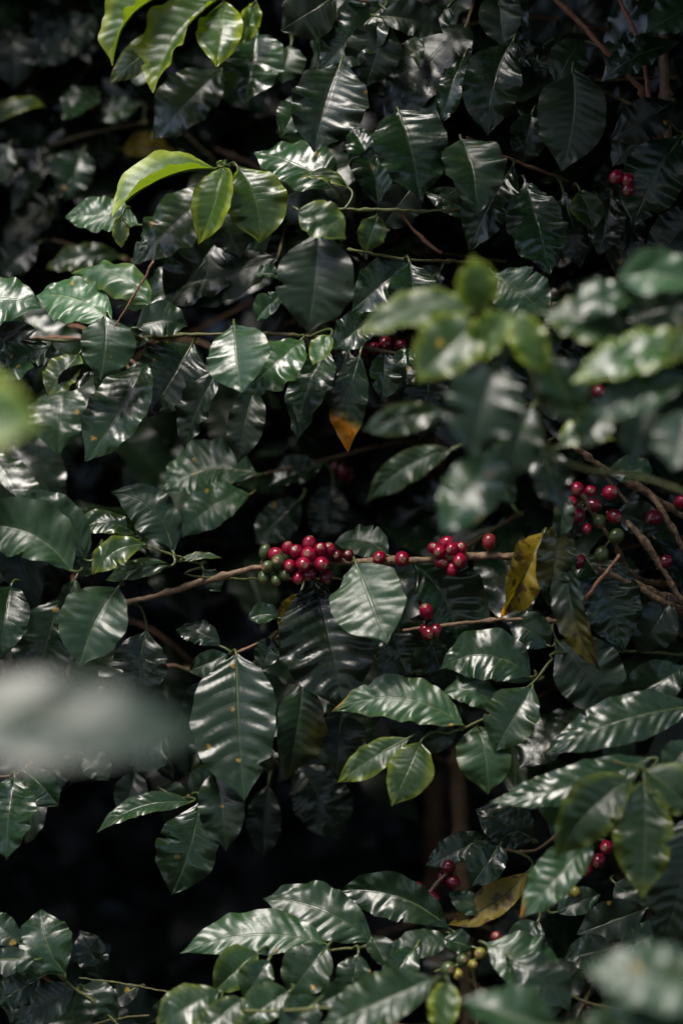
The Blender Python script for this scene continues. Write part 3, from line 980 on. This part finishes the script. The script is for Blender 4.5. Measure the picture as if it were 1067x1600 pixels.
# --- out-of-focus shrub at the right, nearer
near = Shrub('out-of-focus nearer coffee shrub with lime young leaves at the right', (0.52, -0.42), 1.15, r=0.013)
near.branch([(1150, 800, -38), (1010, 748, -38), (905, 730, -38), (852, 695, -39), (835, 600, -41), (800, 500, -43)], 2.6, 1.6, (.9, .0), leaves=[
    (746, 484, 556, 526, 54, -40, 30, -6, D_(y=.55, bow=.10)),
    (750, 508, 652, 598, 92, -42, 24, -12, D_(y=.6, bow=.05, fold=10)),
    (746, 486, 738, 398, 68, -46, -12, 0, D_(y=1, tone=1.2, fold=5)),
    (792, 488, 734, 568, 52, -43, 8, -20, D_(y=1, tone=1.15, fold=30)),
    (808, 488, 850, 584, 54, -44, 8, 10, D_(y=1, tone=1.1, fold=22)),
    (852, 490, 988, 552, 66, -40, 38, 0, D_(y=.4, tone=1.3)),
    (778, 568, 735, 716, 150, -43, 12, 0, D_(tone=.9)),
    (850, 555, 905, 655, 105, -39, 10, 0, D_(tone=.8, y=.15)),
    (775, 700, 688, 834, 84, -38, 34, -10, D_(tone=1.2, bow=-.06)),
    (702, 643, 566, 672, 44, -32, 14, -6, D_(y=.3, tone=.8, yel=.2)),
    (706, 702, 572, 784, 46, -20, 10, -8, D_(y=.2, tone=.8, bow=.06)),
    (878, 698, 958, 688, 42, -32, 38, 0, D_(y=.5, bow=-.16, tone=1.1)),
    (830, 640, 790, 760, 80, -33, 8, 0, D_(tone=.7)),
    (760, 590, 700, 640, 50, -36, 20, 0, D_(tone=1.0)),
    (840, 690, 880, 800, 60, -28, 6, 0, D_(tone=.6)),
    (800, 790, 760, 720, 44, -20, 8, 0, D_(tone=.6)),
], cherries=[])
near.branch([(1150, 700, -40), (1100, 610, -45), (1080, 545, -46), (1060, 500, -46)], 3.0, 2.0, (.8, .1), leaves=[
    (1085, 538, 892, 600, 64, -47, 41, -8, D_(y=.35, tone=1.4, bow=.05)),
    (996, 470, 893, 488, 50, -42, 40, -8, D_(tone=1.5, bow=.06)),
    (1095, 458, 962, 436, 58, -44, 42, -6, D_(tone=1.5, bow=.06)),
    (1090, 470, 975, 500, 60, -40, 2, 0, D_(tone=.6)),
    (1080, 590, 925, 652, 62, -47, 26, -8, D_(tone=1.1)),
    (1010, 632, 985, 722, 100, -44, 18, 0, D_(tone=1.1, y=.1)),
    (1075, 640, 1050, 735, 80, -48, 30, 0, D_(tone=1.2)),
    (1080, 520, 1040, 560, 50, -48, 20, 0, D_(y=1)),
    (950, 640, 905, 700, 60, -40, 20, 0, D_(tone=.9, y=.2)),
], cherries=[(935, 612, -14, 'd', 1.0)])

# --- lower right shrub
low = Shrub('soft-focus coffee shrub with lime-edged puckered leaves in the lower right', (0.40, -0.12), 0.95, r=0.013)
low.branch([(1130, 1330, -14), (1075, 1250, -17), (1012, 1205, -18), (960, 1190, -18)], 2.8, 1.6, (.7, .0), leaves=[
    (1080, 1105, 848, 1180, 74, -12, 18, -6, D_(tone=.95, bow=.08)),
    (1018, 1184, 762, 1254, 56, -16, 25, -6, D_(tone=1.2, bow=-.06)),
    (988, 1218, 866, 1342, 80, -21, 23, -10, D_(y=.5, quilt=1.8, tone=1.0, bow=.08)),
    (1006, 1220, 1003, 1405, 90, -21, 18, 2, D_(y=.55, quilt=1.9, tone=.95, fold=10, label='lime-tipped puckered young leaf pointing down')),
    (928, 1308, 812, 1434, 64, -15, 30, -8, D_(tone=1.3, ytip=.08, bow=-.05)),
    (1008, 1204, 1090, 1270, 64, -20, 22, 8, D_(y=.35)),
    (1085, 1275, 1028, 1490, 104, -14, 5, 0, D_(tone=.7, quilt=1.4)),
    (1070, 1040, 960, 1100, 70, -8, 12, 0, D_(tone=.8)),
    (1080, 1160, 1040, 1210, 60, -15, 16, 0, D_(tone=1.0)),
])
low.branch([(900, 1300, 8), (830, 1330, 4), (740, 1330, 0), (665, 1398, -1)], 2.2, 1.6, (1.3, .9), leaves=[
    (825, 1362, 698, 1446, 50, 0, 12, -6, D_(yel=.56, tone=1.2, spot=0, bow=-.05, label='yellow-olive leaf lying low')),
    (782, 1318, 734, 1386, 68, -2, 14, -4, D_(tone=.75)),
    (762, 1308, 664, 1354, 44, 0, 18, -8, D_(tone=.8)),
    (834, 1312, 742, 1264, 68, -1, 8, 0, D_(tone=.6, spot=.6)),
    (868, 1426, 938, 1398, 40, 0, 22, 0, D_(tone=.9)),
    (890, 1350, 850, 1420, 50, 3, 8, 0, D_(tone=.7)),
    (1010, 1420, 900, 1460, 60, 0, 8, 0, D_(tone=.6)),
    (960, 1380, 1020, 1420, 50, 2, 14, 0, D_(tone=.8)),
    (760, 1425, 700, 1395, 34, -1, 24, 0, D_(tone=1.1)),
    (840, 1440, 800, 1500, 50, -2, 26, 0, D_(tone=.9)),
], cherries=[(701, 1354, -1, 'd', 1.0), (707, 1378, -1, 'd', 1.05), (652, 1388, 0, 'd', .95), (675, 1403, -1, 'd', .9), (690, 1372, 0, 'd', .9),
             (947, 1324, 2, 'r', 1.1), (897, 1393, 0, 'y', .9), (935, 1345, 4, 'd', 1.2), (915, 1360, 4, 'd', 1)])
low.branch([(850, 1235, 6), (800, 1268, 4)], 3, 2.4, (1.9, 1.8), link=True)
low.branch([(900, 1560, -6), (800, 1480, -8), (740, 1500, -9), (680, 1518, -10)], 2.0, 1.4, (.8, .2), leaves=[
    (758, 1474, 878, 1536, 84, -11, 30, 4, D_(tone=1.1, quilt=1.2)),
    (800, 1500, 890, 1580, 60, -14, 24, 6, D_(tone=1.0)),
    (740, 1480, 690, 1465, 36, -8, 22, 0, D_(tone=.9)),
    (960, 1480, 880, 1500, 50, -8, 12, 0, D_(tone=.8)),
    (1040, 1450, 960, 1490, 50, -6, 20, 0, D_(tone=.8)),
], cherries=[(700, 1514, -12, 'g', 1.0), (722, 1500, -12, 'g', .9), (715, 1522, -12, 'y', .8), (750, 1490, -11, 'y', .8), (738, 1508, -11, 'y', .7), (775, 1464, -9, 'o', .8)])

# --- bottom front shrub
front = Shrub('low coffee shrub with broad grey-green leaves along the bottom edge', (0.02, -0.10), 0.70, r=0.012)
front.branch([(740, 1620, 0), (735, 1500, -3), (705, 1455, -3), (640, 1470, -4), (560, 1480, -5), (480, 1490, -6)], 2.4, 1.6, (.9, .2), leaves=[
    (508, 1474, 281, 1490, 66, -6, 35, -6, D_(tone=1.3, quilt=1.2, spot=.7, bow=.10, fold=8)),
    (584, 1474, 410, 1404, 80, -5, 28, -6, D_(tone=1.2, spot=.8, bow=.10, fold=8)),
    (702, 1452, 528, 1392, 62, -4, 24, -4, D_(tone=1.0, spot=.4, bow=.12, quilt=1.3)),
    (512, 1478, 450, 1560, 94, -8, 17, -6, D_(tone=1.0, spot=1.0, y=.1)),
    (402, 1488, 333, 1550, 52, -8, 30, -6, D_(y=.35, quilt=2, tone=1.2)),
    (580, 1465, 605, 1518, 60, -5, 26, 0, D_(tone=1.0)),
    (702, 1470, 598, 1508, 44, -6, 34, -6, D_(tone=1.0)),
    (560, 1490, 545, 1560, 60, -7, 18, 0, D_(tone=.9)),
    (650, 1480, 600, 1550, 50, -8, 20, 0, D_(tone=1.0)),
])
front.branch([(700, 1640, -18), (660, 1560, -22), (560, 1570, -22), (420, 1580, -18), (330, 1575, -14)], 2.4, 1.6, (.6, .1), leaves=[
    (680, 1528, 500, 1606, 82, -24, 26, -8, D_(tone=1.1, quilt=1.4, y=.15)),
    (344, 1548, 244, 1606, 62, -14, 30, -8, D_(y=.35, quilt=1.7, tone=1.2)),
    (452, 1550, 375, 1606, 56, -14, 24, -6, D_(tone=1.1, y=.15)),
    (700, 1535, 690, 1620, 48, -24, 16, 0, D_(y=.8, tone=.9)),
    (420, 1500, 380, 1560, 60, -12, 18, 0, D_(y=.2, tone=1.0)),
    (500, 1560, 440, 1620, 60, -18, 22, 0, D_(tone=1.0)),
    (380, 1560, 300, 1625, 50, -16, 30, 0, D_(tone=1.0, y=.3)),
    (560, 1540, 500, 1570, 40, -16, 16, 0, D_(tone=.9)),
])
# --- bottom left shrub
bl = Shrub('coffee shrub with grey spotted leaves in the lower left corner', (-0.36, -0.02), 0.95, r=0.012)
bl.branch([(250, 1680, -6), (186, 1602, -5), (140, 1560, -5), (100, 1530, -5), (55, 1490, -5), (20, 1460, -5)], 2.2, 1.3, (.3, .1), leaves=[
    (103, 1524, 64, 1420, 76, -6, 22, -6, D_(tone=1.1, spot=1.0, bow=-.08)),
    (38, 1476, -24, 1428, 44, -6, 26, -8, D_(tone=1.0)),
    (56, 1500, -30, 1500, 40, -7, 24, -4, D_(tone=1.0)),
    (122, 1545, 22, 1600, 54, -4, 10, -4, D_(tone=.7)),
    (130, 1540, 185, 1592, 48, -4, 14, 0, D_(tone=.7)),
    (60, 1530, -10, 1570, 50, -3, 10, 0, D_(tone=.7)),
    (160, 1530, 125, 1452, 44, 6, 10, 0, D_(tone=.6)),
    (30, 1470, 70, 1500, 30, -5, 26, 0, D_(tone=.9)),
])
bl.branch([(330, 1580, 3), (285, 1556, 0), (210, 1540, -1), (125, 1528, -1)], 1.4, 1.0, (.5, .3), leaves=[
    (300, 1560, 230, 1600, 36, 2, 12, 0, D_(tone=.6)),
    (220, 1540, 160, 1575, 30, 0, 16, 0, D_(tone=.7)),
])
bl.branch([(60, 1150, 20), (50, 1190, 6), (25, 1210, 0), (-10, 1215, 0)], 2.2, 1.6, (1, .6), leaves=[
    (24, 1212, 11, 1345, 80, -2, 24, -6, D_(tone=1.1, quilt=1.3, spot=.8)),
    (40, 1206, 92, 1260, 54, 0, 24, 6, D_(tone=1.1)),
    (262, 1148, 213, 1208, 64, 2, 20, -6, D_(tone=.9)),
    (212, 1206, 196, 1278, 64, 4, 12, 0, D_(tone=.7)),
    (130, 1180, 170, 1220, 50, 3, 18, 0, D_(tone=.9)),
    (60, 1230, 40, 1320, 50, 4, 8, 0, D_(tone=.7, spot=.8)),
])
left.branch([(420, 1150, 18), (360, 1200, 5), (320, 1230, 2), (280, 1250, 1)], 2.2, 1.4, (1, .7), leaves=[
    (298, 1254, 152, 1302, 32, -1, 36, -6, D_(bow=.08, tone=1.1, y=.1)),
    (312, 1254, 268, 1398, 90, -1, 10, -2, D_(tone=.65, bow=-.04)),
    (336, 1204, 352, 1330, 68, -2, 14, 4, D_(tone=.85, spot=.5)),
    (345, 1200, 300, 1252, 46, 2, 16, 0, D_(tone=.8)),
    (250, 1230, 300, 1255, 34, 2, 6, 0, D_(tone=.7, y=.2)),
])
# --- far left, behind the focus
back = Shrub('blurred coffee shrub behind, at the upper left edge', (-0.62, 0.62), 2.1, r=0.014)
back.branch([(-60, 200, 55), (20, 60, 45), (90, 20, 42), (190, 5, 40)], 2.6, 1.6, (1, .6), leaves=[
    (15, 35, 22, 140, 70, 40, 18, 0, D_(tone=.8)),
    (150, 25, 60, 108, 56, 38, 16, -8, D_(tone=.7)),
    (170, 20, 120, 90, 50, 42, 10, 0, D_(tone=.7)),
    (30, 10, -20, 50, 50, 42, 26, 0, D_(tone=1)),
])
back.branch([(-40, 330, 55), (40, 250, 44), (120, 215, 40), (230, 190, 36)], 2.6, 1.6, (1, .5), leaves=[
    (148, 138, 98, 190, 60, 36, 34, -8, D_(tone=1.2)),
    (218, 160, 150, 190, 36, 36, 26, 0, D_(tone=1.1)),
    (130, 236, 104, 314, 66, 34, 14, 0, D_(tone=1.0)),
    (-10, 195, 73, 166, 26, 30, 26, 0, D_(y=.9, tone=.9, bow=-.16)),
    (15, 225, -20, 290, 60, 30, 14, 0, D_(y=.2, tone=.9)),
    (62, 268, 18, 335, 30, 36, 24, 0, D_(tone=1)),
    (190, 235, 275, 238, 40, 40, 14, 0, D_(yel=.5, tone=1.0)),
    (90, 250, 110, 312, 20, 35, 30, 0, D_(tone=1.2)),
])
back.branch([(0, 480, 50), (60, 380, 40), (150, 395, 34), (220, 410, 30)], 2.4, 1.4, (1, .6), leaves=[
    (190, 400, 70, 420, 40, 30, 14, 0, D_(y=.3, tone=.7)),
    (60, 380, 0, 430, 50, 34, 10, 0, D_(tone=.7)),
])
# --- very near leaves, strongly blurred
fore = Shrub('very blurred foreground coffee shrub whose pale leaf pokes in from the left edge', (-0.66, -1.12), 1.35, r=0.012)
fore.branch([(-420, 1180, -100), (-260, 1140, -104), (-150, 1125, -105)], 3, 2, (.8, .3), leaves=[
    (-170, 1130, 330, 1146, 136, -104, 40, 0, D_(tone=.9, fold=4, bow=.04, wave=.004, quilt=.25, label='pale leaf blurred to a soft wedge')),
])
fore.branch([(-350, 720, -88), (-200, 660, -86), (-90, 640, -85)], 3, 2, (.6, .1), leaves=[
    (-120, 645, 66, 660, 132, -86, 26, 0, D_(wave=.006, y=.75, tone=1.2)),
])
fore2 = Shrub('very blurred foreground coffee shrub showing pale leaves in the bottom right corner', (0.44, -1.0), 0.95, r=0.012)
fore2.branch([(1420, 1640, -70), (1250, 1590, -70), (1160, 1565, -70), (1050, 1560, -66)], 3, 2, (1.0, .6), leaves=[
    (1150, 1560, 912, 1512, 96, -68, 36, -6, D_(tone=1.4)),
    (1120, 1600, 960, 1620, 80, -66, 34, 0, D_(tone=1.4)),
    (870, 1606, 716, 1562, 84, -46, 34, -6, D_(tone=1.3)),
    (1010, 1590, 880, 1640, 70, -58, 26, 0, D_(tone=1.1, y=.2)),
])
# --- a thin fallen twig resting across the leaves
me, c_ = branch_mesh([P(241, 408, -5), P(212, 458, -4.2), P(178, 514, -3.5)], .0011, .0008, 1.1, 1.1, .7, 0.08, 7, 'twig')
tag(add('dry_twig', me), 'thin red-brown dry twig leaning on the pale wavy leaves', 'twig')
# ------------------------------------------------------------------ foliage behind and around
def template(seed, nu, nv, tone, y=0.0, yel=0.0):
    """one leaf along +X, upper side +Z, 12 cm long"""
    r = np.random.default_rng(seed)
    droop = r.uniform(0.05, 0.22)
    C = bez(np.zeros(3), np.array([0.5, r.uniform(-.06, .06), droop]) * .12, np.array([0.98, 0, -0.06]) * .12)

    def S(u):
        Tn = np.gradient(C(u), axis=0)
        Tn /= np.linalg.norm(Tn, axis=1, keepdims=True)
        s = np.cross(Tn, np.array([[0, 0, 1.0]]))
        return s / np.linalg.norm(s, axis=1, keepdims=True)

    def N(u):
        Tn = np.gradient(C(u), axis=0)
        Tn /= np.linalg.norm(Tn, axis=1, keepdims=True)
        return np.cross(S(u), Tn)
    nvn = float(r.uniform(8, 11))
    V, UV = leaf_grid(C, S, N, .12, r.uniform(.21, .26) * .12, r, nu, nv, r.uniform(6, 20), .030, 4.6, 1.0, .12, None, r.uniform(-20, 20), 0, nvn)
    return V, grid_faces(nu, nv)[:, ::-1], UV, dict(young=y, tone=tone, yel=yel, ytip=0.0, spot=0.4 * (seed % 2), seed=seed * 2.31, pet=0.0, nvein=nvn)


def orient(t, up):
    x = nrm(t)
    z = nrm(up - x * (up @ x))
    yv = np.cross(z, x)
    return np.stack([x, yv, z], 1)


TPL = [template(50 + i, 34, 11, [.5, .6, .7, .45, .55, .8][i % 6], y=.15 if i % 5 == 4 else 0) for i in range(9)]  # low tones carry the shade of the depth in the leaf colour
TPL_ME = [make_mesh('leaf', *t[:3], t[3], M_LEAF) for t in TPL]
LOW = [template(90 + i, 8, 4, [.7, .8, .9, .6][i % 4]) for i in range(6)]

# dark hollows of the photograph: nothing close behind the plane of focus there
HOLLOW = [(560, 1320, 260, 110), (300, 1370, 260, 120), (430, 820, 150, 60), (640, 760, 110, 60), (150, 730, 110, 40), (60, 380, 60, 30), (420, 650, 60, 60), (150, 1330, 130, 90), (800, 1120, 60, 40), (150, 170, 280, 230), (290, 935, 130, 55), (250, 690, 260, 45), (500, 740, 150, 120), (60, 380, 120, 60)]


def hollow(x, y):
    return any(((x - a) / c) ** 2 + ((y - b) / d) ** 2 < 1 for a, b, c, d in HOLLOW)


# second rank: drooping side branches with opposite leaves, each leaf a piece of its own
back_shrubs = []
for lab, bx, by in [('shaded coffee shrub in the gloom behind the stem with pale wavy leaves', -0.62, 0.95), ('shaded coffee shrub in the gloom behind the cherry branch', 0.12, 0.85),
                    ('shaded coffee shrub in the gloom behind the blurred lime young leaves', 0.62, 0.90)]:
    back_shrubs.append(Shrub(lab, (bx, by), 2.3, r=0.016))
count = 0
tries = 0
rb = np.random.default_rng(77)
while count < 800 and tries < 2600:
    tries += 1
    x0, y0 = rb.uniform(-60, 1120), rb.uniform(-60, 1660)
    dep = 7 + 33 * rb.uniform() ** 1.3
    if hollow(x0, y0) and y0 < 900:
        dep = rb.uniform(38, 62)
    if hollow(x0, y0) and dep < 38:
        continue
    tipp = P(x0, y0, dep)
    if y0 > 1230 and x0 < 680 and dep < 40 and rb.uniform() < .8:
        continue
    sh = back_shrubs[0 if tipp[0] < -0.12 else 1 if tipp[0] < .12 else 2]
    out = nrm(np.array([rb.normal(0, .8), -0.6, rb.normal(-.1, .35)]))
    ln = rb.uniform(.18, .34)
    st = tipp - out * ln
    mid = (tipp + st) / 2 + np.array([0, 0, .03])
    if any(hollow(*project(q_)[:2]) for q_ in (st, mid)) and dep < 36:
        continue
    kt = np.argmin(np.linalg.norm(sh.trunk - (st - np.array([0, 0, .08])), axis=1))
    root = [sh.trunk[kt]] if np.linalg.norm(sh.trunk[kt] - st) < .16 else []
    me, c = branch_mesh(root + [st, mid, tipp], .0024, .0013, 1.0, .4, rb.uniform(0, .6))
    br = add('branch', me, sh.root)
    npair = int(rb.integers(2, 4))
    for k in range(npair):
        want = tipp + (st - tipp) * (k * 0.26)
        q = c[int(np.argmin(np.linalg.norm(c - want, axis=1)))]
        T = nrm(c[-1] - c[-4])
        sd_ = nrm(np.cross(T, [0, 0, 1.0]))
        for s_ in (-1, 1):
            if rb.uniform() < .12:
                continue
            tdir = nrm(sd_ * s_ * rb.uniform(.5, 1.0) + T * rb.uniform(.1, .8) + np.array([0, -.15, rb.uniform(-.9, -.1)]))
            upv = np.array([rb.normal(0, .25), -rb.uniform(.25, .9), rb.uniform(.5, 1.0)])
            L = rb.uniform(.09, .15)
            cx, cy, cD = project(q + tdir * L)
            if cD < FOCUS + .06 or (hollow(cx, cy) and cD < FOCUS + .36):
                continue
            o = bpy.data.objects.new('leaf', TPL_ME[int(rb.integers(9))])
            col.objects.link(o)
            o.parent = br
            R = orient(tdir, upv) * (L / .12)
            mw = Matrix.Identity(4)
            for i in range(3):
                for j in range(3):
                    mw[i][j] = R[i, j]
                mw[i][3] = q[i]
            o.matrix_basis = mw
            count += 1


def stuff(name, label, pts, dirs, ups, lens, parent=None, templates=LOW):
    Vs, Fs, Us = [], [], []
    at = {k: [] for k in ('tone', 'yel')}
    off = 0
    for i in range(len(pts)):
        V, F, UV, A = templates[i % len(templates)]
        R = orient(dirs[i], ups[i]) * (lens[i] / .12)
        Vs.append(V @ R.T + pts[i])
        Fs.append(F + off)
        Us.append(UV)
        for k in at:
            at[k].append(np.full(len(V), A[k]))
        off += len(V)
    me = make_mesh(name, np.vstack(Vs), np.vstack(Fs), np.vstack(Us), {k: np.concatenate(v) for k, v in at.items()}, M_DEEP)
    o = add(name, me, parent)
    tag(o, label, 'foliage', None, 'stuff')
    return o


rs = np.random.default_rng(21)


def cloud(n, lo, hi, ok):
    out = []
    lo, hi = np.array(lo), np.array(hi)
    while len(out) < n:
        p = rs.uniform(lo, hi)
        if ok(p):
            out.append(p)
    out = np.array(out)
    dirs = np.stack([rs.normal(0, .8, n), rs.normal(-.2, .7, n), rs.uniform(-1.1, .1, n)], 1)
    ups = np.stack([rs.normal(0, .4, n), rs.normal(-.3, .5, n), rs.uniform(.5, 1.2, n)], 1)
    return out, dirs, ups, rs.uniform(.09, .15, n)


def slope(n):
    p, a, b, c = cloud(n, (-3.2, 2.0, 0.05), (3.2, 5.2, 1.1), lambda q: True)
    p[:, 2] += hill(p[:, 1])
    return p, a, b, c


def deep(p):
    x, y, D = project(p)
    inside = -90 < x < 1157 and -90 < y < 1690
    if D < 0.3:
        return False
    if inside:
        return D > FOCUS + (.50 if not hollow(x, y) else .75)
    # beside, above and below the picture the planting goes on at the same depth
    far = -260 < x < 1330 and -260 < y < 1860
    if y < -90 and p[0] < 0.12:
        return D > FOCUS + .16
    return D > FOCUS - (.02 if far else .30)


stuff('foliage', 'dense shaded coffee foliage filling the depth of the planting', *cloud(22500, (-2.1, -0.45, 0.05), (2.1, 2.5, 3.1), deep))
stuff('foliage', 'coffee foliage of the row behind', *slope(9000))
stuff('foliage', 'unseen coffee foliage added opposite to darken reflections', *cloud(4200, (-5.0, -5.8, 0.05), (5.0, -4.6, 2.5), lambda p: True))  # out of view, added so upright leaves mirror something dark
q_ = cloud(5200, (-5.5, -6.2, 2.2), (5.5, -4.6, 7.2), lambda p: True)  # tall leaf mass behind the camera, added to leave only steep light
stuff('foliage', 'unseen tree foliage added opposite to block the low sky', q_[0], q_[1], q_[2], q_[3] * 2.4)



def overhead(p):  # leaves out of view, added to shade the upper right
    x, y, D = project(p)
    return D > 1.35 and y < -150 and p[0] > 0.02 + 0.5 * max(0, -p[1] - .2)


stuff('foliage', 'unseen coffee foliage added above to shade the upper right', *cloud(1900, (-0.1, -0.48, 1.75), (1.3, 0.2, 2.5), overhead))



def roof(p):  # leaves added above the view to keep light off the depth
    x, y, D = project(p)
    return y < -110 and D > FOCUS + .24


stuff('foliage', 'unseen coffee foliage added above to shade the depth', *cloud(4500, (-1.0, 0.15, 1.75), (0.5, 1.3, 2.6), roof))

# fallen leaves on the soil under the shrubs
nl = 260
lp = np.stack([rs.uniform(-1.4, 1.4, nl), rs.uniform(-.6, 1.6, nl), np.full(nl, .012)], 1)
an = rs.uniform(0, 6.28, nl)
ld = np.stack([np.cos(an), np.sin(an), np.zeros(nl)], 1)
lu = np.stack([rs.normal(0, .15, nl), rs.normal(0, .15, nl), np.ones(nl)], 1)
LIT = [template(130 + i, 9, 5, 1.0, yel=.75) for i in range(4)]
stuff('leaf_litter', 'brown and yellow fallen leaves on the dark soil', lp, ld, lu, rs.uniform(.08, .13, nl), None, LIT)
